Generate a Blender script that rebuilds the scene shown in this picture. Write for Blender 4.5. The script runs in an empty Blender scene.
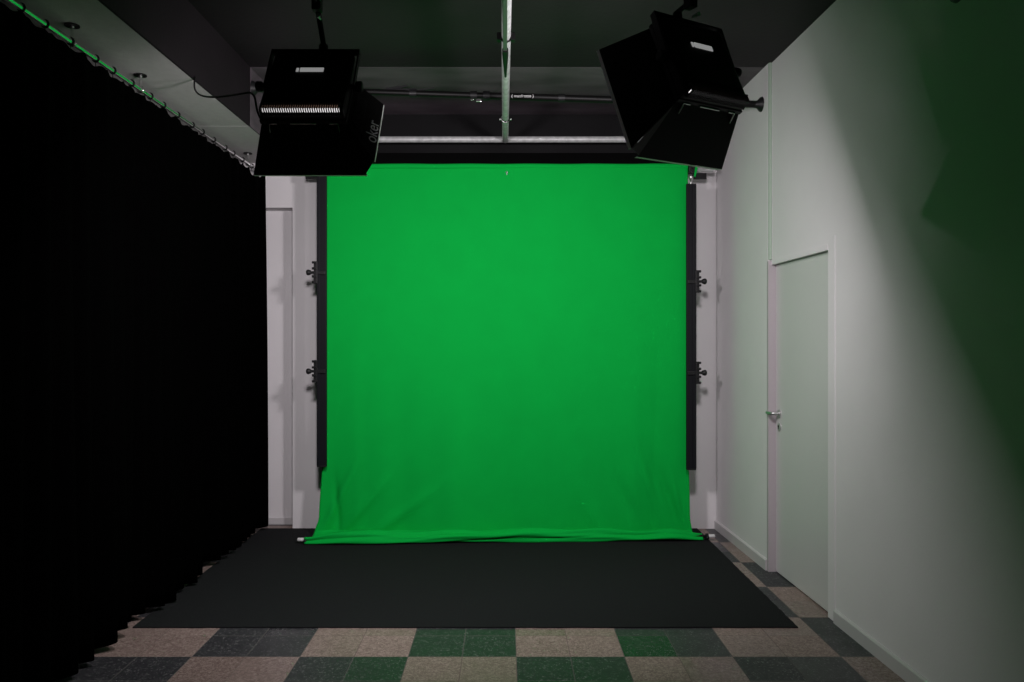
import bpy, bmesh, math, random
from mathutils import Vector, Matrix
random.seed(7)
R = math.radians
PI = math.pi
scene = bpy.context.scene
C = scene.collection

# ------------------------------------------------------------------ camera, world, exposure
F = 761.0
cam_data = bpy.data.cameras.new('camera')
cam = bpy.data.objects.new('camera', cam_data); C.objects.link(cam)
cam.location = (0, 0, 1.5)
cam.rotation_euler = (PI/2, 0, 0)
cam_data.sensor_width = 36.0
cam_data.lens = 36.0*F/1024.0
cam_data.shift_x = 6.0/1024.0
cam_data.clip_start = 0.05
scene.camera = cam

world = bpy.data.worlds.new('world'); scene.world = world
world.use_nodes = True
world.node_tree.nodes['Background'].inputs['Color'].default_value = (0.5, 0.5, 0.5, 1)
world.node_tree.nodes['Background'].inputs['Strength'].default_value = 0.02

vs = scene.view_settings
vs.view_transform = 'Standard'; vs.look = 'None'
vs.gamma = 1.0; vs.use_curve_mapping = False
vs.exposure = 0.0
LAMP_POWER = 40.0         # watts of each studio lamp
LAMP_SPREAD = 180         # degrees

# ------------------------------------------------------------------ key measures (metres)
YB = 6.08                 # back wall
ZC = 3.31                 # ceiling
ZS = 2.92                 # underside of the lowered soffit on the left
XS = -1.69                # right face of the soffit
XF = 1.725                # far part of right wall
XN = 1.745                # near part of right wall
YSTEP = 4.97              # where far part ends
YLAMP = 3.0
YD0 = 4.11                # near edge of door opening
ZD = 2.02                 # top of the door opening
YEND = -2.6
XL = -2.75

# ------------------------------------------------------------------ materials
def mat(name, color, rough=0.6, metal=0.0, spec=0.5, bump=0.0, bump_scale=60.0,
        var=0.0, var_scale=3.0, emit=None, sheen=0.0, stretch=None):
    m = bpy.data.materials.new(name); m.use_nodes = True
    nt = m.node_tree; b = nt.nodes['Principled BSDF']
    b.inputs['Base Color'].default_value = (*color, 1)
    b.inputs['Roughness'].default_value = rough
    b.inputs['Metallic'].default_value = metal
    b.inputs['Specular IOR Level'].default_value = spec
    if sheen: b.inputs['Sheen Weight'].default_value = sheen
    if emit:
        b.inputs['Emission Color'].default_value = (*emit[0], 1)
        b.inputs['Emission Strength'].default_value = emit[1]
    geo = nt.nodes.new('ShaderNodeNewGeometry')
    vec = geo.outputs['Position']
    if stretch:
        mp = nt.nodes.new('ShaderNodeMapping'); mp.inputs['Scale'].default_value = stretch
        nt.links.new(vec, mp.inputs['Vector']); vec = mp.outputs['Vector']
    if var > 0:
        n = nt.nodes.new('ShaderNodeTexNoise'); n.inputs['Scale'].default_value = var_scale
        n.inputs['Detail'].default_value = 6
        nt.links.new(vec, n.inputs['Vector'])
        mr = nt.nodes.new('ShaderNodeMapRange')
        mr.inputs['From Min'].default_value = 0.3; mr.inputs['From Max'].default_value = 0.7
        mr.inputs['To Min'].default_value = 1-var; mr.inputs['To Max'].default_value = 1+var
        nt.links.new(n.outputs['Fac'], mr.inputs['Value'])
        mx = nt.nodes.new('ShaderNodeVectorMath'); mx.operation = 'SCALE'
        mx.inputs[0].default_value = color
        nt.links.new(mr.outputs['Result'], mx.inputs['Scale'])
        nt.links.new(mx.outputs['Vector'], b.inputs['Base Color'])
    if bump > 0:
        n2 = nt.nodes.new('ShaderNodeTexNoise'); n2.inputs['Scale'].default_value = bump_scale
        n2.inputs['Detail'].default_value = 4
        nt.links.new(vec, n2.inputs['Vector'])
        bp = nt.nodes.new('ShaderNodeBump'); bp.inputs['Strength'].default_value = bump
        bp.inputs['Distance'].default_value = 0.004
        nt.links.new(n2.outputs['Fac'], bp.inputs['Height'])
        nt.links.new(bp.outputs['Normal'], b.inputs['Normal'])
    return m

M = {}
M['white_wall'] = mat('white_wall_paint', (0.77, 0.745, 0.76), 0.75, bump=0.12, bump_scale=90, var=0.02)
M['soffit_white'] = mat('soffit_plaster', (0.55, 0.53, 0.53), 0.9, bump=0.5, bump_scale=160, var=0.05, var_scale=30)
M['white_door'] = mat('white_door_lacquer', (0.63, 0.62, 0.62), 0.4, var=0.01)
M['white_trim'] = mat('white_trim_paint', (0.58, 0.56, 0.57), 0.45)
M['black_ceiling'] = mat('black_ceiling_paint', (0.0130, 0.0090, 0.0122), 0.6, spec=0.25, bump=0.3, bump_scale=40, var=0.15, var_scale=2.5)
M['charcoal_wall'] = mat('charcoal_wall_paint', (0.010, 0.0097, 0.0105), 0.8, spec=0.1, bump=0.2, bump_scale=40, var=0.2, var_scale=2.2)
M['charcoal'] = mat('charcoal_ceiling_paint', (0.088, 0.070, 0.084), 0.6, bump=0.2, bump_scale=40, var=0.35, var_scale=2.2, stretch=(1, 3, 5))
M['black_batten'] = mat('black_batten_paint', (0.002, 0.002, 0.002), 0.8, spec=0.03)
M['black_metal'] = mat('black_powder_coat', (0.004, 0.004, 0.004), 0.45, spec=0.2)
M['flap_black'] = mat('matte_black_sheet', (0.004, 0.004, 0.004), 0.6, spec=0.25)
M['black_plastic'] = mat('black_plastic', (0.010, 0.010, 0.011), 0.45, spec=0.3)
M['bar_black'] = mat('charcoal_aluminium', (0.008, 0.0085, 0.011), 0.5, spec=0.16)
M['chrome'] = mat('polished_metal', (0.62, 0.62, 0.62), 0.34, metal=0.9)
M['galv'] = mat('galvanised_tube', (0.50, 0.51, 0.51), 0.4, metal=0.1, var=0.22, var_scale=26)
M['galv_dark'] = mat('dark_oxidised_steel', (0.10, 0.11, 0.10), 0.35, metal=0.6)
M['hem'] = mat('bare_metal_hem', (0.85, 0.85, 0.85), 0.6, metal=0.5)
M['rail'] = mat('steel_rail', (0.8, 0.8, 0.8), 0.16, metal=1.0)
M['sticker'] = mat('pale_sticker', (0.75, 0.75, 0.74), 0.5)
M['white_plastic'] = mat('white_plastic', (0.7, 0.7, 0.7), 0.4)
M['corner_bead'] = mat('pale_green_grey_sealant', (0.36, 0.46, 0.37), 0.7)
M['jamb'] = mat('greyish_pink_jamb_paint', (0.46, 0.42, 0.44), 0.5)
M['cable'] = mat('black_cable_rubber', (0.008, 0.008, 0.008), 0.5)
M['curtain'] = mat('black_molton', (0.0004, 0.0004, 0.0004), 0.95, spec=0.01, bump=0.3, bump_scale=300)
M['carpet'] = mat('black_needle_carpet', (0.0155, 0.0165, 0.0175), 0.95, spec=0.08, bump=1.0, bump_scale=500, var=0.25, var_scale=160)
M['ink_white'] = mat('pale_print', (0.85, 0.85, 0.85), 0.5)
M['lamp_panel'] = mat('studio_lamp_panel', (0.9, 0.9, 0.9), 0.5, emit=((1.0, 0.955, 0.965), 6.0))
M['display'] = mat('backlit_display', (0.4, 0.4, 0.4), 0.5, emit=((1, 1, 1), 0.22))
M['vent_inside'] = mat('light_leaking_through_vents', (0.3, 0.3, 0.3), 0.5, emit=((1.0, 0.96, 0.97), 1.0))
M['vent_warm'] = mat('warm_light_leaking_through_vents', (0.3, 0.2, 0.15), 0.5, emit=((1.0, 0.62, 0.45), 0.10))

def fabric_material():
    m = mat('green_backdrop_fabric', (0.0, 0.43, 0.052), 0.85, spec=0.12, bump=0.25, bump_scale=420,
            var=0.03, var_scale=5, sheen=0.0)
    return m
M['green'] = fabric_material()

def tile_material():
    m = bpy.data.materials.new('terrazzo_checker_tiles'); m.use_nodes = True
    nt = m.node_tree; b = nt.nodes['Principled BSDF']; L = nt.links.new; b.inputs['Specular IOR Level'].default_value = 0.34
    def math_(op, a, bb=None, c=None):
        n = nt.nodes.new('ShaderNodeMath'); n.operation = op
        for i, v in enumerate((a, bb, c)):
            if v is None: continue
            if isinstance(v, (int, float)): n.inputs[i].default_value = v
            else: L(v, n.inputs[i])
        return n.outputs[0]
    geo = nt.nodes.new('ShaderNodeNewGeometry')
    sx = nt.nodes.new('ShaderNodeSeparateXYZ'); L(geo.outputs['Position'], sx.inputs[0])
    T = 0.514
    u = math_('DIVIDE', math_('SUBTRACT', sx.outputs['X'], 0.049), T)
    v = math_('DIVIDE', math_('SUBTRACT', sx.outputs['Y'], 3.615), T)
    s = math_('ADD', math_('FLOOR', u), math_('FLOOR', v))
    dark = math_('FLOORED_MODULO', s, 2.0)
    u2 = math_('MULTIPLY', u, 2.0); v2 = math_('MULTIPLY', v, 2.0)
    def edge(w, x):
        f = math_('FRACT', x)
        d = math_('MINIMUM', f, math_('SUBTRACT', 1.0, f))
        return math_('LESS_THAN', d, w)
    grout = math_('MAXIMUM', edge(0.0075, u2), edge(0.0075, v2))
    comb = nt.nodes.new('ShaderNodeCombineXYZ')
    L(math_('FLOOR', u2), comb.inputs[0]); L(math_('FLOOR', v2), comb.inputs[1])
    wn = nt.nodes.new('ShaderNodeTexWhiteNoise'); wn.noise_dimensions = '2D'
    L(comb.outputs[0], wn.inputs['Vector'])
    vo = nt.nodes.new('ShaderNodeTexVoronoi'); vo.inputs['Scale'].default_value = 95
    L(geo.outputs['Position'], vo.inputs['Vector'])
    sp = nt.nodes.new('ShaderNodeSeparateColor'); L(vo.outputs['Color'], sp.inputs[0])
    vo2 = nt.nodes.new('ShaderNodeTexVoronoi'); vo2.inputs['Scale'].default_value = 210
    L(geo.outputs['Position'], vo2.inputs['Vector'])
    sp2 = nt.nodes.new('ShaderNodeSeparateColor'); L(vo2.outputs['Color'], sp2.inputs[0])
    chip = math_('ADD', math_('MULTIPLY', sp.outputs['Red'], 0.5), math_('MULTIPLY', sp2.outputs['Green'], 0.5))
    def ramp(stops, fac):
        r = nt.nodes.new('ShaderNodeValToRGB'); L(fac, r.inputs[0])
        e = r.color_ramp.elements
        e[0].position = stops[0][0]; e[0].color = (*stops[0][1], 1)
        e[1].position = stops[-1][0]; e[1].color = (*stops[-1][1], 1)
        for p, c in stops[1:-1]:
            k = e.new(p); k.color = (*c, 1)
        return r.outputs[0]
    light = ramp([(0.0, (0.135, 0.095, 0.084)), (0.45, (0.215, 0.157, 0.140)), (1.0, (0.35, 0.275, 0.245))], chip)
    darkc = ramp([(0.0, (0.022, 0.022, 0.025)), (0.75, (0.042, 0.042, 0.046)), (0.93, (0.15, 0.15, 0.15))], chip)
    mx = nt.nodes.new('ShaderNodeMix'); mx.data_type = 'RGBA'
    L(dark, mx.inputs[0]); L(light, mx.inputs[6]); L(darkc, mx.inputs[7])
    tone = nt.nodes.new('ShaderNodeVectorMath'); tone.operation = 'SCALE'
    L(mx.outputs[2], tone.inputs[0])
    L(math_('ADD', 0.86, math_('MULTIPLY', wn.outputs['Value'], 0.22)), tone.inputs['Scale'])
    gm = nt.nodes.new('ShaderNodeMix'); gm.data_type = 'RGBA'
    gcol = ramp([(0.0, (0.155, 0.118, 0.105)), (1.0, (0.10, 0.095, 0.09))], dark)
    L(grout, gm.inputs[0]); L(tone.outputs[0], gm.inputs[6]); L(gcol, gm.inputs[7])
    L(gm.outputs[2], b.inputs['Base Color'])
    # worn polish: every small tile has its own gloss
    nz = nt.nodes.new('ShaderNodeTexNoise'); nz.inputs['Scale'].default_value = 7; nz.inputs['Detail'].default_value = 5
    L(geo.outputs['Position'], nz.inputs['Vector'])
    rg = math_('ADD', math_('MULTIPLY', wn.outputs['Value'], 0.38), math_('MULTIPLY', nz.outputs['Fac'], 0.22))
    L(math_('ADD', math_('MULTIPLY', grout, 0.3), math_('ADD', rg, 0.10)), b.inputs['Roughness'])
    bp = nt.nodes.new('ShaderNodeBump'); bp.inputs['Strength'].default_value = 0.35; bp.inputs['Distance'].default_value = 0.002
    L(math_('SUBTRACT', 1.0, grout), bp.inputs['Height']); L(bp.outputs['Normal'], b.inputs['Normal'])
    return m
M['tiles'] = tile_material()

# ------------------------------------------------------------------ mesh helpers
def frame_of(d):
    d = Vector(d).normalized()
    up = Vector((0, 0, 1)) if abs(d.z) < 0.95 else Vector((0, 1, 0))
    a = d.cross(up).normalized(); b = a.cross(d).normalized()
    return a, b, d

class MB:
    def __init__(s): s.bm = bmesh.new(); s.T = Matrix.Identity(4); s.mi = 0
    def _v(s, p): return s.bm.verts.new(s.T @ Vector(p))
    def _f(s, vs_, smooth=False):
        try:
            f = s.bm.faces.new(vs_); f.smooth = smooth; f.material_index = s.mi; return f
        except ValueError: return None
    def box(s, x0, x1, y0, y1, z0, z1, bev=0.0):
        t = bmesh.new()
        bmesh.ops.create_cube(t, size=1.0)
        for v in t.verts:
            v.co = Vector(((x0+x1)/2+v.co.x*(x1-x0), (y0+y1)/2+v.co.y*(y1-y0), (z0+z1)/2+v.co.z*(z1-z0)))
        if bev > 0:
            bmesh.ops.bevel(t, geom=t.edges[:], offset=bev, segments=2, profile=0.6, affect='EDGES')
        vm = {v: s._v(v.co) for v in t.verts}
        for f in t.faces: s._f([vm[v] for v in f.verts])
        t.free(); return s
    def tube(s, pts, r, n=16, caps=True, radii=None):
        pts = [Vector(p) for p in pts]; rings = []
        prev = None
        for i, p in enumerate(pts):
            d = (pts[min(i+1, len(pts)-1)] - pts[max(i-1, 0)])
            a, b, d = frame_of(d)
            if prev is not None:
                a = (prev - d*prev.dot(d)).normalized(); b = a.cross(d)
            prev = a
            rr = radii[i] if radii else r
            rings.append([s._v(p + (a*math.cos(2*PI*k/n) + b*math.sin(2*PI*k/n))*rr) for k in range(n)])
        for i in range(len(rings)-1):
            for k in range(n):
                s._f([rings[i][k], rings[i][(k+1) % n], rings[i+1][(k+1) % n], rings[i+1][k]], True)
        if caps:
            s._f(rings[0][::-1]); s._f(rings[-1])
        return s
    def torus(s, c, axis, R_, r, n=20, m=8):
        a, b, d = frame_of(axis); c = Vector(c); rings = []
        for i in range(n):
            t = 2*PI*i/n; o = a*math.cos(t)+b*math.sin(t)
            rings.append([s._v(c + o*(R_+r*math.cos(2*PI*k/m)) + d*(r*math.sin(2*PI*k/m))) for k in range(m)])
        for i in range(n):
            for k in range(m):
                s._f([rings[i][k], rings[i][(k+1) % m], rings[(i+1) % n][(k+1) % m], rings[(i+1) % n][k]], True)
        return s
    def ball(s, c, r, sx=1, sy=1, sz=1):
        t = bmesh.new(); bmesh.ops.create_uvsphere(t, u_segments=16, v_segments=10, radius=r)
        vm = {v: s._v(Vector(c)+Vector((v.co.x*sx, v.co.y*sy, v.co.z*sz))) for v in t.verts}
        for f in t.faces: s._f([vm[v] for v in f.verts], True)
        t.free(); return s
    def plate(s, poly, th):
        """polygon (list of 3-D points) thickened along its normal"""
        P = [Vector(p) for p in poly]
        n = (P[1]-P[0]).cross(P[2]-P[0]).normalized()*(th/2)
        a = [s._v(p+n) for p in P]; b = [s._v(p-n) for p in P]
        s._f(a); s._f(b[::-1])
        for i in range(len(P)):
            j = (i+1) % len(P); s._f([a[i], b[i], b[j], a[j]])
        return s
    def build(s, name, mats, parent=None, T=None):
        me = bpy.data.meshes.new(name)
        bmesh.ops.recalc_face_normals(s.bm, faces=s.bm.faces[:])
        for e in s.bm.edges:
            if len(e.link_faces) == 2 and e.link_faces[0].smooth != e.link_faces[1].smooth: e.smooth = False
        s.bm.to_mesh(me); s.bm.free()
        if not isinstance(mats, (list, tuple)): mats = [mats]
        for m in mats: me.materials.append(m)
        o = bpy.data.objects.new(name, me); C.objects.link(o)
        if parent: o.parent = parent
        return o

def thing(name, label, cat, loc=(0, 0, 0), rz=0.0, group=None):
    o = bpy.data.objects.new(name, None); C.objects.link(o)
    o.empty_display_size = 0.1
    o.location = loc; o.rotation_euler = (0, 0, rz)
    o['label'] = label; o['category'] = cat
    if group: o['group'] = group
    return o
def tag(o, label, cat, group=None):
    o['label'] = label; o['category'] = cat
    if group: o['group'] = group
    return o
def struct(o, label=None, cat=None):
    o['kind'] = 'structure'
    if label: o['label'] = label
    if cat: o['category'] = cat
    return o
def text_part(name, body, size, m, parent, T, th=0.0006):
    cu = bpy.data.curves.new(name, 'FONT'); cu.body = body; cu.size = size
    cu.align_x = 'CENTER'; cu.align_y = 'CENTER'; cu.extrude = th
    tmp = bpy.data.objects.new(name, cu); C.objects.link(tmp)
    dg = bpy.context.evaluated_depsgraph_get()
    me = bpy.data.meshes.new_from_object(tmp.evaluated_get(dg))
    bpy.data.objects.remove(tmp); bpy.data.curves.remove(cu)
    me.transform(T); me.materials.clear(); me.materials.append(m)
    o = bpy.data.objects.new(name, me); C.objects.link(o); o.parent = parent
    return o

# ------------------------------------------------------------------ room shell
WT = 0.15
ND = 0.15
b = MB(); b.box(XL-WT, XN+WT, YEND-WT, YB+ND+WT, -0.10, 0.0)
struct(b.build('floor', M['tiles']), 'checkered terrazzo tile floor in pinkish beige and dark grey', 'floor')

# ceiling: front black slab and the charcoal part behind the seam
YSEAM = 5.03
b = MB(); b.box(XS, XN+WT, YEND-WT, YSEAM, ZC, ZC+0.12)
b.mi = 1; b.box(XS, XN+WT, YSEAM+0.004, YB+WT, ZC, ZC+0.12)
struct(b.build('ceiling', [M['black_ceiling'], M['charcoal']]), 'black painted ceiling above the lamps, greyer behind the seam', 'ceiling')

# lowered soffit on the left (white plaster underside, black painted side)
b = MB()
b.mi = 0; b.box(XL-WT, XS-0.012, YEND-WT, YSEAM-0.003, ZS, ZC+0.12)
b.box(XL-WT, XS-0.012, YSEAM+0.003, YB+WT, ZS, ZC+0.12)
b.mi = 1; b.box(XS-0.012, XS, YEND-WT, YSEAM-0.003, ZS, ZC+0.12)
b.mi = 2; b.box(XS-0.012, XS, YSEAM+0.003, YB, ZS, ZC+0.12)
struct(b.build('trim_1', [M['soffit_white'], M['black_ceiling'], M['charcoal']]), 'lowered soffit with pale underside above the black curtain', 'soffit')

# back wall with shallow niche at the left and charcoal band on top
b = MB()
NX, NZ, ND = -1.705, 2.565, 0.15
ZB = 2.935
b.box(NX, XN+WT, YB, YB+WT, 0, ZB)                 # right of the niche
b.box(XL-WT, NX, YB, YB+WT, NZ, ZB)                # above the niche
b.box(XL-WT, NX, YB+ND, YB+ND+WT, 0, NZ); b.box(XL-WT, NX, YB+WT, YB+ND+WT, NZ, ZB); b.box(NX, NX+0.1, YB+WT, YB+ND+WT, 0, ZB)              # niche back
b.box(XL-WT, XS-0.02, YB, YB+WT, ZB, ZC)           # behind the soffit
b.mi = 1; b.box(XS-0.02, XN+WT, YB, YB+WT, ZB, ZC)
struct(b.build('wall_back', [M['white_wall'], M['charcoal_wall']]), 'white back wall with shallow niche and charcoal band on top', 'wall')
b = MB(); b.box(XL, NX-0.003, YB+ND-0.014, YB+ND, 0, 0.055, 0.003)
struct(b.build('baseboard_back', M['white_trim']))
b = MB(); b.box(XS-0.01, XF, YB-0.075, YB, 2.885, 2.985, 0.004)  # black strip put in for the shadow gap above the backdrop
struct(b.build('trim_2', M['black_batten']), 'black batten across the back wall above the green backdrop', 'batten')

b = MB(); b.box(XL-WT, XL, YEND, YB, 0, ZS)
struct(b.build('wall_left', M['white_wall']), 'white wall hidden behind the black curtain', 'wall')
b = MB(); b.box(XL-WT, XN+WT, YEND-WT, YEND, 0, ZC)
struct(b.build('wall_front', M['white_wall']), 'white wall behind the camera', 'wall')

# right wall: far part stands proud, near part with the door opening
b = MB()
b.box(XF, XN+WT, YSTEP, YB-0.004, 0, ZC)
b.box(XN, XN+WT, YEND, YD0, 0, ZC)
b.box(XN, XN+WT, YD0, YSTEP, ZD, ZC)
struct(b.build('wall_right', M['white_wall']), 'white right wall with door opening', 'wall')
m_ = MB(); m_.tube([(XF+0.014, YSTEP-0.010, ZD+0.01), (XF+0.014, YSTEP-0.010, ZC)], 0.014, 12)  # added strip: green-tinted shade of the wall corner put into its colour
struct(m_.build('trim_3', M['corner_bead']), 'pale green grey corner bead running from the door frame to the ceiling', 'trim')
def baseboard(name, x, y0, y1, h=0.072, t=0.014):
    m_ = MB()
    pts = [(x, 0), (x-t, 0), (x-t, h-0.008), (x-t*0.5, h), (x, h)]
    A = [m_._v((p[0], y0, p[1])) for p in pts]; B = [m_._v((p[0], y1, p[1])) for p in pts]
    m_._f(A); m_._f(B[::-1])
    for i in range(len(pts)):
        j = (i+1) % len(pts); m_._f([A[i], B[i], B[j], A[j]])
    return struct(m_.build(name, M['white_trim']))
baseboard('baseboard_right', XF, YSTEP+0.004, YB)
baseboard('baseboard_right', XN, YEND, YD0-0.062)

# ------------------------------------------------------------------ door
door = bpy.data.objects.new('door_1', None); C.objects.link(door); door.location = (XN, YD0, 0)
struct(door, 'plain white flush door with lever handle in the right wall', 'door')
def rel(m_): m_.T = Matrix.Translation((-XN, -YD0, 0)); return m_
XDL = XN+0.022            # front face of the leaf
m_ = rel(MB()); m_.box(XDL, XDL+0.04, YD0+0.028, YSTEP-0.028, 0.008, ZD-0.03, 0.002); m_.build('door_leaf', M['white_door'], door)
m_ = rel(MB())
m_.box(XN-0.003, XN+0.10, YD0-0.055, YD0+0.026, 0, ZD+0.045, 0.002)       # near jamb and casing
m_.mi = 1
m_.box(XF-0.006, XN+0.10, YSTEP-0.026, YSTEP-0.0005, 0, ZD+0.0, 0.002)    # far jamb
m_.mi = 0
m_.box(XN-0.006, XN+0.10, YD0+0.027, YSTEP-0.001, ZD-0.026, ZD+0.006, 0.002)  # head
m_.build('door_frame', [M['white_wall'], M['jamb']], door)
hy, hz = YSTEP-0.095, 1.035
m_ = rel(MB())
m_.tube([(XDL, hy, hz), (XDL-0.009, hy, hz)], 0.026, 24)
m_.tube([(XDL-0.008, hy, hz), (XDL-0.036, hy, hz), (XDL-0.050, hy+0.008, hz), (XDL-0.054, hy+0.03, hz), (XDL-0.054, hy+0.075, hz)], 0.011, 14)
m_.build('door_handle', M['chrome'], door)
m_ = rel(MB())
m_.tube([(XDL, hy-0.0, hz-0.085), (XDL-0.008, hy-0.0, hz-0.085)], 0.025, 24)
m_.mi = 1; m_.tube([(XDL-0.008, hy, hz-0.082), (XDL-0.0095, hy, hz-0.082)], 0.008, 14); m_.box(XDL-0.0095, XDL-0.008, hy-0.003, hy+0.003, hz-0.10, hz-0.082)
m_.build('keyhole_plate', [M['chrome'], M['black_metal']], door)

# the right wall closes in slightly towards the back of the room
SKEW = 0.028
piv = Matrix.Translation((XN, 4.4, 0)) @ Matrix.Rotation(math.atan(SKEW), 4, 'Z') @ Matrix.Translation((-XN, -4.4, 0))
for o in list(C.objects):
    if o.parent is None and (o.name.startswith(('wall_right', 'baseboard_right', 'trim_3', 'door_1'))):
        o.matrix_world = piv @ Matrix.Translation(o.location)
def xwall(y, x0): return x0-(y-4.4)*SKEW

# ------------------------------------------------------------------ black carpet
b = MB()
n = 60
pts = []
x0, x1, y0, y1 = -1.95, 1.525, 3.975, YB-0.012
rr = random.Random(3)
def wob(): return rr.uniform(-0.002, 0.002)
for i in range(n): pts.append((x0+(x1-x0)*i/n, y0+wob()))
for i in range(n): pts.append((x1+wob(), y0+(y1-y0)*i/n))
pts.append((x1, y1)); 
for i in range(1, n): pts.append((x1+(x0-x1)*i/n, y1))
for i in range(n): pts.append((x0+wob(), y1+(y0-y1)*i/n))
A = [b._v((p[0], p[1], 0.0)) for p in pts]; B = [b._v((p[0], p[1], 0.007)) for p in pts]
b._f(A[::-1]); b._f(B)
for i in range(len(pts)):
    j = (i+1) % len(pts); b._f([A[i], A[j], B[j], B[i]])
tag(b.build('carpet', M['carpet']), 'black needle felt carpet laid on the tiles in front of the green backdrop', 'carpet')

# ------------------------------------------------------------------ green backdrop fabric
def smooth(a, b_, x):
    t = max(0.0, min(1.0, (x-a)/(b_-a))); return t*t*(3-2*t)
def ridge(x, w): return math.exp(-(x/w)**2)
YF = 5.80                       # plane of the fabric
ZTOP = 2.841
NXF, NZF = 260, 190
def hanging(u, v):
    """u -1..1 across, v 0 top .. 1 where it meets the floor roll"""
    z = ZTOP + (0.055-ZTOP)*v
    low = 1 - z                   # metres above the floor -> how low
    half = 1.378
    flL = 0.060*smooth(1.1, 0.0, z) + 0.03*smooth(0.16, 0.03, z)
    flR = 0.022*smooth(1.1, 0.0, z) + 0.015*smooth(0.16, 0.03, z)
    x = 0.008 + u*half
    if u < 0: x -= flL*(-u)**6
    else: x += flR*u**6
    y = YF
    # broad soft vertical waves that grow towards the bottom
    g = smooth(1.6, 0.0, z)
    y += g*(0.016*math.sin(x*5.1+0.8) + 0.010*math.sin(x*9.7+2.1) + 0.004*math.sin(x*23+1))
    y += 0.004*math.sin(x*2.3+z*1.1) 
    # fine diagonal creases in the lower corners
    for (cx, cz, dx, amp, w, zz) in ((-1.20, 0.45, 0.50, -0.022, 0.035, 0.50), (-1.00, 0.34, 0.85, -0.022, 0.05, 0.36), (-0.70, 0.26, 1.3, -0.018, 0.07, 0.30),
                                     (-1.30, 0.38, -0.06, 0.020, 0.024, 0.30), (1.02, 0.62, -0.30, -0.020, 0.040, 0.42), (1.17, 0.50, -0.34, 0.016, 0.030, 0.34),
                                     (0.86, 0.42, -0.42, 0.014, 0.05, 0.34), (1.27, 0.45, -0.22, -0.016, 0.022, 0.26), (0.62, 0.25, -0.5, -0.008, 0.06, 0.3)):
        # crease line runs from (cx, cz) downwards, drifting by dx per metre (towards outside)
        lx = cx + dx*(-(z-cz))*(-1 if cx < 0 else -1)
        y += amp*ridge(x-lx, w)*ridge(z-cz*0.62, zz*0.62)
    for (cx, dx, amp, w) in ((0.95, 0.04, -0.006, 0.05), (1.12, 0.02, 0.005, 0.04), (-1.13, -0.02, -0.005, 0.05)):
        y += amp*ridge(x-cx-dx*z, w)*smooth(2.2, 0.6, z)
    return Vector((x, y, z))
b = MB()
rows = []
for j in range(NZF+1):
    v = j/NZF; v = 1-(1-v)**1.25
    rows.append([hanging(-1+2*i/NXF, v) for i in range(NXF+1)])
# continues over the weighted pole that lies on the carpet
for k in range(1, 30):
    t = k/29
    row = []
    for i in range(NXF+1):
        u = -1+2*i/NXF
        base = rows[NZF][i]
        ext = 0.022 if u < 0 else 0.05
        x = base.x + math.copysign(ext*abs(u)**10, u)*smooth(0.0, 0.5, t)
        pr = 0.042 + 0.006*math.sin(x*4.0+1) + 0.004*math.sin(x*11)
        end = smooth(0.80, 1.0, abs(u))
        pr *= (1-0.55*end*end)
        yc = 5.652 + 0.05*(x/1.5) + 0.008*math.sin(x*1.7+0.4)
        zc = 0.008 + pr
        if t < 0.22:
            q = t/0.22
            y = base.y + (yc + pr*0.9 - base.y)*q
            z = base.z*(1-q) + (zc)*q - 0.018*math.sin(q*PI)
        else:
            q = (t-0.22)/0.78
            a = -0.05 + q*4.3
            fold = 0.009*math.sin(a*3.0 + x*3.2) + 0.006*math.sin(a*5 - x*2.1) + 0.0025*math.sin(a*9 + x*14)
            rad = pr + fold
            y = yc + rad*math.cos(a)
            z = zc + rad*math.sin(a)
        z = max(z, 0.0085)
        row.append(Vector((x, y, z)))
    rows.append(row)
VV = [[b._v(p) for p in r] for r in rows]
for j in range(len(VV)-1):
    for i in range(NXF):
        b._f([VV[j][i], VV[j][i+1], VV[j+1][i+1], VV[j+1][i]], True)
back = thing('green_backdrop', 'large green fabric backdrop hanging to the floor in front of the back wall', 'backdrop', (0, YF, ZTOP))
b.bm.transform(Matrix.Translation((0, -YF, -ZTOP)))
cloth = b.build('fabric', M['green'], back)
sol = cloth.modifiers.new('thickness', 'SOLIDIFY'); sol.thickness = 0.0015; sol.offset = 0
# top hem: a sleeve round the crossbar
m_ = MB(); m_.T = Matrix.Translation((0, -YF, -ZTOP))
m_.tube([(-1.365+2.75*i/40, YF+0.012+0.001*math.sin(i*1.7), ZTOP-0.008+0.0015*math.sin(i*0.9)) for i in range(41)], 0.021, 18)
m_.build('sleeve', M['green'], back)
m_ = MB(); m_.T = Matrix.Translation((0, -YF, -ZTOP))
m_.box(0.004, 0.009, YF-0.014, YF-0.009, ZTOP-0.078, ZTOP-0.06, 0.001); m_.torus((0.006, YF-0.012, ZTOP-0.055), (0, 1, 0), 0.006, 0.0015)
m_.build('clip', M['chrome'], back)

# weighted pole in the bottom of the backdrop
t_ = thing('weight_pole', 'thin pole with pale end caps wrapped in the bottom of the green backdrop', 'pole', (0.015, 5.652, 0.038), math.atan2(0.05, 1.5))
m_ = MB(); m_.tube([(-1.50, 0, 0), (1.50, 0, 0)], 0.011, 14); m_.build('tube', M['black_metal'], t_)
for sx in (-1, 1):
    m_ = MB(); m_.tube([(sx*1.500, 0, 0), (sx*1.505, 0, 0), (sx*1.545, 0, 0), (sx*1.55, 0, 0)], 0.017, 16, radii=[0.010, 0.014, 0.014, 0.010])
    m_.build('end_cap', M['white_plastic'], t_)
    m_ = MB(); m_.tube([(sx*1.485, 0, 0), (sx*1.500, 0, 0)], 0.021, 16)
    m_.ball((sx*1.492, -0.014, -0.008), 0.014)
    m_.build('end_clip', M['black_plastic'], t_)

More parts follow.
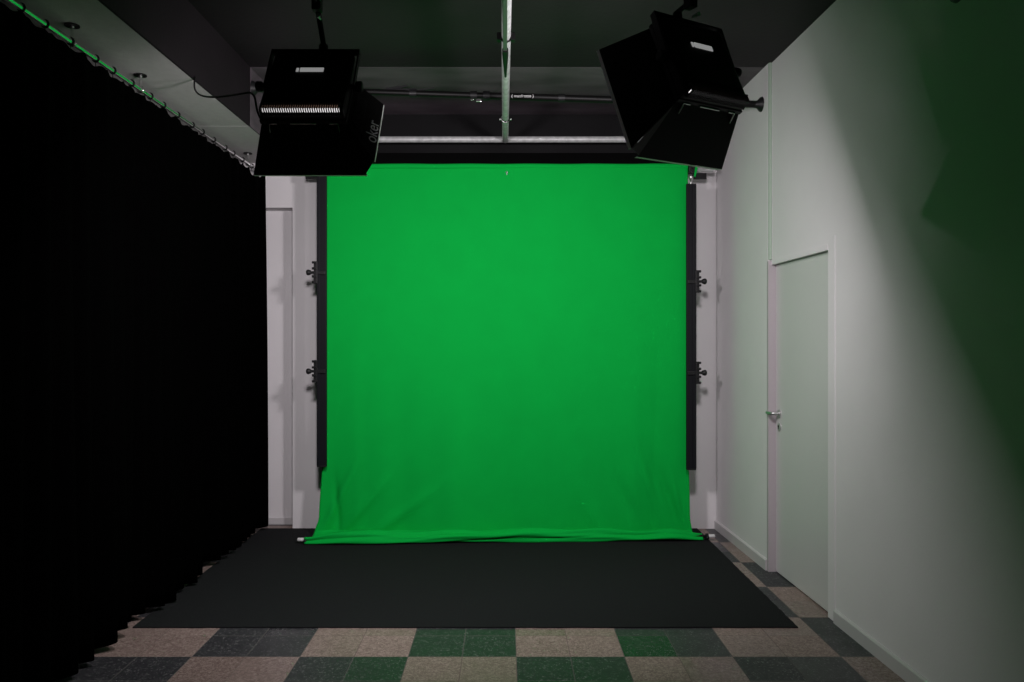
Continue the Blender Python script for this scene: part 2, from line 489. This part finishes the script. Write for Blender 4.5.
# crossbar on which the backdrop hangs
t_ = thing('crossbar', 'silver crossbar at the top edge of the green backdrop', 'pole', (0, YF+0.042, ZTOP-0.03))
m_ = MB(); m_.tube([(-1.56, 0, 0), (1.59, 0, 0)], 0.0135, 18); m_.build('tube', M['galv'], t_)
for x in (-1.42, 1.415):
    m_ = MB(); m_.box(x-0.028, x+0.028, -0.085, 0.02, -0.03, 0.045, 0.006); m_.tube([(x, -0.08, 0.0), (x, -0.105, 0.0)], 0.012, 12)
    m_.build('clamp', M['black_plastic'], t_)
for sx in (-1, 1):
    m_ = MB(); m_.box(min(sx*1.44, sx*1.545), max(sx*1.44, sx*1.545), 0.02, 0.05, -0.062, -0.016, 0.003)
    m_.build('wall_bracket', M['black_plastic'], t_)
# loose green strap end at the right end
m_ = MB()
m_.plate([(1.430, YF-0.066, 2.845), (1.452, YF-0.066, 2.84), (1.428, YF-0.062, 2.735), (1.417, YF-0.062, 2.74)], 0.002)
tag(m_.build('fabric_tie', M['green']), 'narrow green fabric tie dangling at the right end of the crossbar', 'tie')

# ------------------------------------------------------------------ vertical tension bars at both sides
def tension_bar(side, x, ztop, zbot, knobs, label):
    t = thing('tension_bar', label, 'bar', (x, YF-0.035, zbot), 0, None)
    h = ztop-zbot
    m_ = MB()
    m_.box(-0.036, 0.036, -0.012, 0.012, 0, h, 0.002)
    m_.box(min(side*0.012, side*0.036), max(side*0.012, side*0.036), -0.02, -0.012, 0.005, h-0.005, 0.002)
    m_.build('bar', M['bar_black'], t)
    m_ = MB(); m_.box(-0.034, 0.034, -0.021, 0.013, -0.006, 0.004, 0.002); m_.build('end_cap', M['black_plastic'], t)
    m_ = MB(); m_.tube([(0, 0, h), (0, 0, h+0.03), (0, 0, h+0.032), (0, 0, h+0.055)], 0.012, 14, radii=[0.010, 0.010, 0.017, 0.017]); m_.build('hanging_pin', M['chrome'], t)
    for zk in knobs:
        z = zk-zbot
        m_ = MB()
        m_.box(min(side*0.028, side*0.056), max(side*0.028, side*0.056), -0.032, -0.016, z-0.085, z+0.085, 0.004)
        for dz in (-0.075, -0.03, 0.03, 0.075):
            m_.tube([(side*0.042, -0.036, z+dz), (side*0.066, -0.036, z+dz)], 0.0095, 10)
            m_.tube([(side*0.042, -0.03, z+dz), (side*0.042, -0.046, z+dz)], 0.009, 10)
        m_.box(min(-side*0.03, side*0.05), max(-side*0.03, side*0.05), -0.027, -0.019, z-0.016, z+0.012, 0.003)
        k = m_.build('bracket', M['black_plastic'], t)
        m_ = MB()
        m_.tube([(side*0.05, -0.026, z), (side*0.085, -0.026, z)], 0.010, 12)
        m_.tube([(side*0.075, -0.026, z), (side*0.080, -0.026, z), (side*0.095, -0.026, z), (side*0.106, -0.026, z), (side*0.112, -0.026, z)], 0.02, 18, radii=[0.012, 0.017, 0.023, 0.021, 0.012])
        m_.build('knob', M['black_plastic'], k)
    return t
def Zpx(py, Y): return 1.5+(341-py)*Y/F
def Xpx(px, Y): return (px-506)*Y/F
tension_bar(-1, Xpx(322, 5.765), Zpx(172, 5.765), Zpx(466, 5.765), [Zpx(272, 5.7), Zpx(371.5, 5.7)], 'black vertical bar with two knobs along the left edge of the green backdrop')
tension_bar(1, Xpx(691, 5.765), Zpx(184, 5.765), Zpx(469, 5.765), [Zpx(281, 5.7), Zpx(373, 5.7)], 'black vertical bar with two knobs along the right edge of the green backdrop')

# ------------------------------------------------------------------ overhead tubes
# silver tube across the back
Yt = 5.90; Zt = Zpx(139.5, Yt)
t_ = thing('steel_tube', 'silver scaffold tube spanning the room above the backdrop', 'tube', (0, Yt, Zt))
m_ = MB(); m_.tube([(XS, 0, 0), (xwall(Yt, XF), 0, 0)], 0.024, 24); m_.build('tube', M['galv'], t_)
# long tube running from above the camera to the cross tube
Zl = 1.5+1.553
t_ = thing('steel_tube', 'silver scaffold tube running lengthwise under the middle of the ceiling', 'tube', (0.0, 0, Zl))
m_ = MB(); m_.tube([(0.012, 0.2, 0), (0.004, 3.0, 0), (-0.006, 5.88, 0)], 0.0235, 24); m_.build('tube', M['galv'], t_)
yk = 1.53*F/(341-122)
m_ = MB(); m_.torus((-0.004, yk, 0), (0, 1, 0), 0.027, 0.005, 24, 8)
for sx in (-1, 1): m_.tube([(sx*0.028-0.004, yk, -0.004), (sx*0.042-0.004, yk, -0.004)], 0.007, 10)
m_.build('collar', M['chrome'], t_)
for yy in (1.2, 3.3, 5.3):
    m_ = MB(); m_.tube([(0, yy, 0.02), (0, yy, ZC-Zl)], 0.006, 10); m_.tube([(0, yy, ZC-Zl-0.02), (0, yy, ZC-Zl)], 0.025, 16)
    m_.torus((0, yy, 0), (0, 1, 0), 0.026, 0.004, 24, 6)
    m_.build('ceiling_hanger', M['black_metal'], t_)
# thin square bar strapped under the near half, ending in a taper with a clamp
t_ = thing('square_bar', 'thin dark bar clamped under the lengthwise silver tube', 'bar', (0, 0, Zl-0.036))
m_ = MB(); m_.box(-0.015, 0.006, 0.4, 4.0, -0.008, 0.008, 0.002); m_.build('bar', M['galv_dark'], t_)
m_ = MB()
m_.tube([(-0.004, 3.96, 0), (-0.004, 4.02, 0), (-0.003, 4.30, -0.002), (-0.003, 4.36, -0.002)], 0.016, 12, radii=[0.016, 0.017, 0.008, 0.006])
m_.build('tapered_tip', M['black_metal'], t_)
m_ = MB(); m_.torus((0.0, 3.88, 0.036), (0, 1, 0), 0.028, 0.005, 24, 8)
for sx in (-1, 1): m_.box(min(sx*0.024, sx*0.046), max(sx*0.024, sx*0.046), 3.86, 3.90, 0.012, 0.05, 0.003)
m_.build('clamp', M['black_metal'], t_)

# black telescopic pole across, foot on the right wall
Yp = 5.08; zpl, zpr = Zpx(92.5, Yp), Zpx(97.5, Yp)
zr = Zpx(102.5, 5.04)
t_ = thing('telescopic_pole', 'black telescopic pole wedged across the room behind the lamps', 'pole', (0, Yp, 0))
XFm = xwall(Yp, XF)
def zp(x): return zpl + (x-(-0.8))*(zr-zpl)/(1.7+0.8)
m_ = MB(); m_.tube([(-0.13, 0, zp(-0.13)), (XFm-0.03, 0, zp(XFm-0.03))], 0.023, 18); m_.build('outer_tube', M['black_metal'], t_)
m_ = MB(); m_.tube([(XS+0.03, 0, zp(XS)), (-0.12, 0, zp(-0.12))], 0.020, 18); m_.build('inner_tube', M['black_metal'], t_)
for x, r_ in ((-0.13, 0.031), (-0.215, 0.027), (0.37, 0.027), (-0.62, 0.026)):
    m_ = MB(); m_.tube([(x-0.022, 0, zp(x)), (x+0.022, 0, zp(x))], r_, 18); m_.build('collar', M['black_plastic'], t_)
m_ = MB(); m_.box(-0.20, -0.165, -0.012, 0.0, zp(-0.17)-0.045, zp(-0.17)-0.025, 0.003); m_.box(-0.235, -0.215, -0.012, -0.004, zp(-0.2)-0.036, zp(-0.2)-0.027, 0.001)
m_.build('lever_tip', M['rail'], t_)
m_ = MB()
m_.box(-0.75, -0.60, -0.01, 0.01, zp(-0.7)+0.014, zp(-0.7)+0.028, 0.003); m_.plate([(-0.80, 0.0, zp(-0.8)+0.01), (-0.66, 0.0, zp(-0.7)+0.04), (-0.66, 0, zp(-0.7)+0.052), (-0.80, 0, zp(-0.8)+0.03)], 0.012)
m_.plate([(-0.60, 0.0, zp(-0.6)+0.012), (-0.48, 0.0, zp(-0.5)+0.034), (-0.48, 0, zp(-0.5)+0.042), (-0.60, 0, zp(-0.6)+0.022)], 0.010)
m_.build('lock_lever', M['black_plastic'], t_)
for sx, x in ((1, XFm), (-1, XS)):
    m_ = MB(); m_.tube([(x-sx*0.05, 0, zp(x)), (x-sx*0.03, 0, zp(x)), (x-sx*0.012, 0, zp(x)), (x, 0, zp(x))], 0.05, 22, radii=[0.022, 0.026, 0.046, 0.05])
    m_.build('rubber_foot', M['black_plastic'], t_)
text_part('printed_label', '( manfrotto )', 0.028, M['ink_white'], t_, Matrix.Translation((0.11, -0.0236, zp(0.11)-0.002)) @ Matrix.Rotation(PI/2, 4, 'X'))

# near pole just above the frame that carries the two lamps
ZP2 = 1.5+1.385; XP = xwall(YLAMP, XN)
t_ = thing('telescopic_pole', 'black telescopic pole carrying both studio lamps', 'pole', (0, YLAMP, ZP2))
m_ = MB(); m_.tube([(-1.2, 0, 0), (XP-0.03, 0, 0)], 0.0185, 18)
m_.build('tube', M['black_metal'], t_)
m_ = MB(); m_.tube([(-1.15, 0, 0), (-1.15, 0, ZC-ZP2)], 0.012, 12); m_.tube([(-1.15, 0, ZC-ZP2-0.02), (-1.15, 0, ZC-ZP2)], 0.04, 18)
m_.tube([(-1.18, 0, 0), (-1.12, 0, 0)], 0.028, 16)
m_.build('ceiling_hanger', M['black_metal'], t_)
m_ = MB(); m_.tube([(XP-0.05, 0, 0), (XP-0.03, 0, 0), (XP-0.012, 0, 0), (XP, 0, 0)], 0.05, 22, radii=[0.022, 0.026, 0.046, 0.05]); m_.build('rubber_foot', M['black_plastic'], t_)

# ------------------------------------------------------------------ studio lamps
HW, HH, HD = 0.162, 0.185, 0.030
def studio_lamp(label, px_x, pz, yaw, pitch, ry, side_a=45, L_side=0.16, bot_a=25, L_bot=0.215, logo_side=1, y=YLAMP, other_a=14, sp_x=0.03, cut=0.004, e_top=0.03, e_bot=0.10):
    """head pivots at (px_x, y, pz); beam along local +Y before pitching"""
    t = thing('studio_lamp', label, 'lamp', (px_x, y, pz), yaw)
    P = Matrix.Rotation(-pitch, 4, 'X')
    def mb(): q = MB(); q.T = P.copy(); return q
    # housing
    q = mb(); q.box(-HW, HW, -HD, HD, -HH, HH, 0.014)
    q.box(-HW+0.03, HW-0.03, -HD-0.006, -HD+0.004, -HH+0.06, HH-0.05, 0.003)
    q.box(-HW-0.004, HW+0.004, HD-0.012, HD+0.006, -HH-0.004, -HH+0.01, 0.002)
    q.box(-HW-0.004, HW+0.004, HD-0.012, HD+0.006, HH-0.01, HH+0.004, 0.002)
    q.box(-HW-0.004, -HW+0.01, HD-0.012, HD+0.006, -HH, HH, 0.002)
    q.box(HW-0.01, HW+0.004, HD-0.012, HD+0.006, -HH, HH, 0.002)
    h = q.build('housing', M['black_metal'], t)
    q = mb(); q.box(-0.038, 0.055, -HD-0.0095, -HD-0.005, HH-0.140, HH-0.116, 0.001); q.box(-0.053, -0.043, -HD-0.0095, -HD-0.005, HH-0.140, HH-0.118, 0.001)
    q.build('rear_display', M['display'], h)  # pale bars on the lamp back, glow added to brighten them
    # ventilation grille wrapping the rear lower edge; lamp light leaks through it
    q = mb()
    nf = 34
    for i in range(nf):
        x = -HW+0.018 + (2*HW-0.036)*i/(nf-1)
        q.box(x-0.0016, x+0.0016, -HD-0.013, -HD+0.024, -HH-0.013, -HH+0.022, 0.0)
    q.box(-HW+0.012, HW-0.012, -HD-0.013, -HD-0.001, -HH+0.022, -HH+0.027, 0.001)
    q.box(-HW+0.012, HW-0.012, -HD+0.024, -HD+0.030, -HH-0.013, -HH-0.001, 0.001)
    q.build('vent_grille', M['black_plastic'], h)
    q = mb(); q.box(-HW+0.016, HW-0.016, -HD-0.0035, -HD+0.012, -HH-0.0035, -HH+0.001)
    q.build('vent_glow', M['vent_inside'], h)
    q = mb(); q.box(-HW+0.02, HW-0.02, -HD-0.0035, -HD+0.002, -HH+0.002, -HH+0.020)
    q.build('vent_glow', M['vent_warm'], h)
    # light panel (emits towards +Y)
    q = mb()
    a = 0.136
    vs4 = [q._v(p) for p in ((-a, HD+0.001, -a), (-a, HD+0.001, a), (a, HD+0.001, a), (a, HD+0.001, -a))]
    q.bm.faces.new(vs4)
    me_o = q.build('light_panel', M['lamp_panel'], t)
    ld = bpy.data.lights.new('lamp_light', 'AREA'); ld.shape = 'SQUARE'; ld.size = 0.27
    ld.energy = LAMP_POWER; ld.color = (1.0, 0.935, 0.965); ld.spread = math.radians(LAMP_SPREAD)
    lo = bpy.data.objects.new('lamp_light', ld); C.objects.link(lo); lo.parent = t
    lo.matrix_local = P @ Matrix.Translation((0, HD+0.003, 0)) @ Matrix.Rotation(PI/2, 4, 'X')
    # barn doors
    zb = -HH; yf = HD+0.006
    def rad(a_): return math.radians(a_)
    bo = Vector((0, math.cos(rad(bot_a)), -math.sin(rad(bot_a))))*L_bot
    hwo = HW+0.062
    B0, B1 = Vector((-HW, yf, zb)), Vector((HW, yf, zb))
    B2, B3 = Vector((hwo, yf, zb))+bo, Vector((-hwo, yf, zb))+bo
    def flap(name, poly, lab=None):
        q = mb(); q.plate(poly, 0.0025)
        o = q.build(name, M['flap_black'], t)
        if lab: o['label'] = lab
        e_ = (P.inverted() @ Vector((0, 1, 0.0)))*0.018
        q = mb(); q.plate([poly[2], poly[3], poly[3]+e_, poly[2]+e_], 0.0015); q.build('hem', M['hem'], o)
        return o
    f = flap('barn_door', [B0, B1, B2, B3])
    for sx in (-1, 1):
        q = mb()
        q.tube([Vector((sx*(HW-0.028), yf, zb-0.006))+bo*0.16, Vector((sx*(HW-0.03), yf-0.004, zb-0.006)), Vector((sx*(HW-0.062), yf-0.004, zb-0.006))], 0.004, 8)
        q.build('hinge', M['rail'], f)
    q = mb()
    q.tube([Vector((-0.05, yf-0.004, zb-0.006)), Vector((0.05, yf-0.004, zb-0.006))], 0.004, 8)
    q.build('hinge', M['rail'], f)
    # top door
    ta = 45
    to = Vector((0, math.cos(rad(ta)), math.sin(rad(ta))))*0.05
    flap('barn_door', [Vector((-HW, yf, HH)), Vector((HW, yf, HH)), Vector((HW-0.05, yf, HH))+to, Vector((-HW+0.05, yf, HH))+to])
    for sx in (-1, 1):
        ang = side_a if sx == logo_side else other_a
        Ls = L_side if sx == logo_side else 0.05
        so = Vector((sx*math.sin(rad(ang)), math.cos(rad(ang)), 0))*Ls
        low = Vector((sx*hwo, yf, zb))+bo
        top = Vector((sx*HW, yf, HH-(cut if sx == logo_side else 0))); bot = Vector((sx*HW, yf, zb))
        oL = bot+so+Vector((0, 0, -e_bot)) if sx == logo_side else bot+so
        oT = top+so+Vector((0, 0, e_top if sx == logo_side else 0.0))
        sf = flap('barn_door', [bot, top, oT, oL], None)
        # folding corner leaf between side door and bottom door
        if sx == logo_side:
            q = mb(); q.plate([bot, bot+(oL-bot)*0.98+Vector((sx*0.0, 0, -0.004)), low*0.97+bot*0.03], 0.002); q.build('corner_leaf', M['flap_black'], t)
            # raised stiffener panel and maker's name on the outside of the side door
            nrm = (top-bot).cross(so).normalized()
            if nrm.dot(Vector((0, -1, 0))) < 0: nrm = -nrm
            e1 = so.normalized(); e2 = Vector((0, 0, 1))
            def on(u, v_, k=0.002): return bot + e1*(u*Ls) + e2*v_ + nrm*k
            q = mb(); q.plate([on(0.16, 0.02), on(0.50, -0.02), on(0.50, 0.18), on(0.16, 0.20)], 0.003); q.build('stiffener', M['black_plastic'], sf)
            if sx == 1:
                ctr = on(0.80, 0.02, 0.0022)
                # text runs upwards along the outer edge
                ex = Vector((0, 0, 1)); ez = nrm; ey = ez.cross(ex)
                Tm = Matrix(((ex.x, ey.x, ez.x, ctr.x), (ex.y, ey.y, ez.y, ctr.y), (ex.z, ey.z, ez.z, ctr.z), (0, 0, 0, 1)))
                text_part('printed_name', 'oker', 0.068, M['ink_white'], sf, P @ Tm, 0.0003)
    # yoke: side arms from pivots up over the back to the spigot
    yk_h = HH+0.02
    lean = Matrix.Rotation(-pitch*0.85, 4, 'X')
    q = MB(); q.T = lean
    yw = HW+0.014
    for sx in (-1, 1):
        q.box(min(sx*(yw-0.003), sx*(yw+0.003)), max(sx*(yw-0.003), sx*(yw+0.003)), -0.014, 0.014, -0.02, yk_h, 0.001)
    q.box(-yw-0.003, yw+0.003, -0.014, 0.014, yk_h-0.004, yk_h+0.004, 0.001)
    q.build('yoke', M['black_metal'], t)
    for sx in (-1, 1):
        q = MB(); q.T = lean
        q.tube([(sx*(HW-0.005), 0, 0), (sx*(yw+0.012), 0, 0)], 0.010, 12)
        q.tube([(sx*(yw+0.006), 0, 0), (sx*(yw+0.010), 0, 0), (sx*(yw+0.030), 0, 0), (sx*(yw+0.034), 0, 0)], 0.018, 14, radii=[0.014, 0.021, 0.021, 0.016])
        q.build('tilt_knob', M['black_plastic'], t)
    # spigot and pole clamp
    topc = lean @ Vector((sp_x, 0, yk_h))
    z_pole = ZP2-pz
    q = MB()
    q.tube([topc, topc+Vector((0, 0, 0.03)), topc+Vector((0, -0.0, 0.032)), (sp_x, 0, z_pole-0.06)], 0.012, 14, radii=[0.02, 0.018, 0.011, 0.011])
    q.build('spigot', M['black_metal'], t)
    q = MB(); q.T = Matrix.Translation((sp_x, 0, 0)); zc = z_pole
    q.torus((0, 0, zc), Matrix.Rotation(-yaw, 3, 'Z') @ Vector((1, 0, 0)), 0.027, 0.009, 24, 8)
    q.box(-0.018, 0.018, -0.022, 0.022, zc-0.085, zc-0.03, 0.005)
    q.tube([(0.0, -0.02, zc-0.055), (-0.0, -0.06, zc-0.055), (-0.045, -0.068, zc-0.05), (-0.075, -0.068, zc-0.046)], 0.007, 10)
    q.build('pole_clamp', M['black_metal'], t)
    q = MB(); q.T = Matrix.Translation((sp_x, 0, 0)); q.tube([(0.012, 0, zc-0.115), (0.012, -0.024, zc-0.115), (0.012, -0.025, zc-0.115), (0.012, -0.034, zc-0.115)], 0.008, 12, radii=[0.005, 0.005, 0.008, 0.008])
    q.build('clamp_bolt', M['chrome'], t)
    q = MB(); q.T = Matrix.Translation((sp_x, 0, 0)); q.tube([(0.016, -0.020, zc-0.045), (0.016, -0.03, zc-0.045)], 0.006, 12)
    q.build('clamp_bolt', M['chrome'], t)
    return t

lamp_l = studio_lamp('black studio lamp on the left with bright vent grille and printed side barn door',
                     -0.775, 1.5+1.003, R(0), R(37), 0, side_a=60, L_side=0.132, cut=0.10, e_top=-0.06, e_bot=0.14, L_bot=0.20)
lamp_r = studio_lamp('black studio lamp on the right turned to the left with wide side barn door',
                     0.765, 1.5+1.09, R(29), R(25), 0, side_a=34, L_side=0.215, L_bot=0.24, logo_side=-1, other_a=30, sp_x=-0.05)

# cable from the soffit face to the left lamp
def bez(p0, p1, p2, p3, n=24):
    out = []
    for i in range(n+1):
        t = i/n; a = (1-t)
        out.append(Vector(p0)*a**3 + Vector(p1)*3*a*a*t + Vector(p2)*3*a*t*t + Vector(p3)*t**3)
    return out
m_ = MB()
pts = bez((XS+0.005, 4.13, 2.935), (XS+0.06, 3.9, 2.72), (-1.32, 3.45, 2.60), (-1.08, 3.2, 2.545)) + bez((-1.08, 3.2, 2.545), (-1.0, 3.1, 2.50), (-1.02, 3.03, 2.42), (-0.945, 3.02, 2.345))[1:]
m_.tube(pts, 0.0045, 8)
tag(m_.build('power_cable', M['cable']), 'thin black power cable drooping from the soffit to the left lamp', 'cable')

# ------------------------------------------------------------------ curtain rail and curtain
XR, ZR = -1.95, 2.842
YC0, YC1 = 0.9, 6.03
rail = thing('curtain_rail', 'thin metal curtain rail hanging under the pale soffit on the left', 'curtain rail', (XR, 0, ZR))
m_ = MB(); m_.tube([(0, YC0-0.1, 0), (0, YB, 0)], 0.0135, 16); m_.build('rod', M['rail'], rail)
for yb in (2.15, 2.79, 3.42, 4.06, 5.75):
    m_ = MB()
    m_.tube([(0, yb, 0), (0, yb, ZS-ZR)], 0.006, 10)
    m_.torus((0, yb, 0), (0, 1, 0), 0.016, 0.005, 16, 6)
    m_.build('bracket', M['rail'], rail)
    m_ = MB(); m_.tube([(0.0, yb, ZS-ZR-0.006), (0.0, yb, ZS-ZR)], 0.032, 20)
    m_.build('mounting_plate', M['black_metal'], rail)
    m_ = MB(); m_.tube([(0.0, yb, ZS-ZR-0.012), (0.0, yb, ZS-ZR-0.005)], 0.009, 12)
    m_.build('nut', M['chrome'], rail)

cur = thing('curtain', 'full height black curtain hanging along the left side of the room', 'curtain', (XR, 0, 0))
cr = random.Random(11)
PL = []
y = YC0
while y < YC1+0.3:
    PL.append((y, cr.uniform(0.6, 1.25))); y += cr.uniform(0.10, 0.19)
def cur_x(y, z):
    # pleats: phase from the irregular spacing list
    for i in range(len(PL)-1):
        if PL[i][0] <= y < PL[i+1][0]:
            f = (y-PL[i][0])/(PL[i+1][0]-PL[i][0]); amp = PL[i][1]*(1-f)+PL[i+1][1]*f; ph = i+f; break
    else: ph = 0; amp = 1
    t = (ZR-z)/ZR
    A = (0.006+0.034*max(t, 0.0)**0.6)*amp
    x = A*math.cos(2*PI*ph)
    x += 0.022*t*math.sin(y*7.1+1.3) + 0.018*t*math.sin(y*13.7+z*0.4)
    return x
ny, nz = 900, 26
m_ = MB()
grid = []
for j in range(nz+1):
    row = []
    for i in range(ny+1):
        y = YC0+(YC1-YC0)*i/ny
        zt = ZR-0.027+0.006*math.sin(y*31)+0.004*math.sin(y*83)
        if y > 5.45: zt += 0.03*math.sin(y*57)*smooth(5.45, 5.9, y)-0.02*smooth(5.6, 6.0, y)
        zb = 0.034+0.012*math.sin(y*5.3)+0.006*math.sin(y*17)
        t = j/nz
        z = zt+(zb-zt)*t
        yy = y
        if y > 5.9: pass
        row.append(m_._v((cur_x(y, z)+(0.045*smooth(5.7, 6.0, y)), yy, z)))
    grid.append(row)
for j in range(nz):
    for i in range(ny):
        m_._f([grid[j][i], grid[j][i+1], grid[j+1][i+1], grid[j+1][i]], True)
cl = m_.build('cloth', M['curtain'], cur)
so = cl.modifiers.new('thickness', 'SOLIDIFY'); so.thickness = 0.003; so.offset = 0
ring_me = None
y = YC0+0.1; k = 0
while y < YC1-0.02:
    if ring_me is None:
        m_ = MB(); m_.torus((0, 0, 0), (0, 1, 0.15), 0.0165, 0.003, 18, 6); m_.tube([(0, 0, -0.016), (0, 0, -0.036)], 0.0022, 6)
        o = m_.build('curtain_ring', M['black_metal'], cur); ring_me = o
    else:
        o = ring_me.copy(); C.objects.link(o); o.parent = cur
    o.location = (0, y, ZR)
    y += 0.185+0.03*math.sin(k*2.1); k += 1
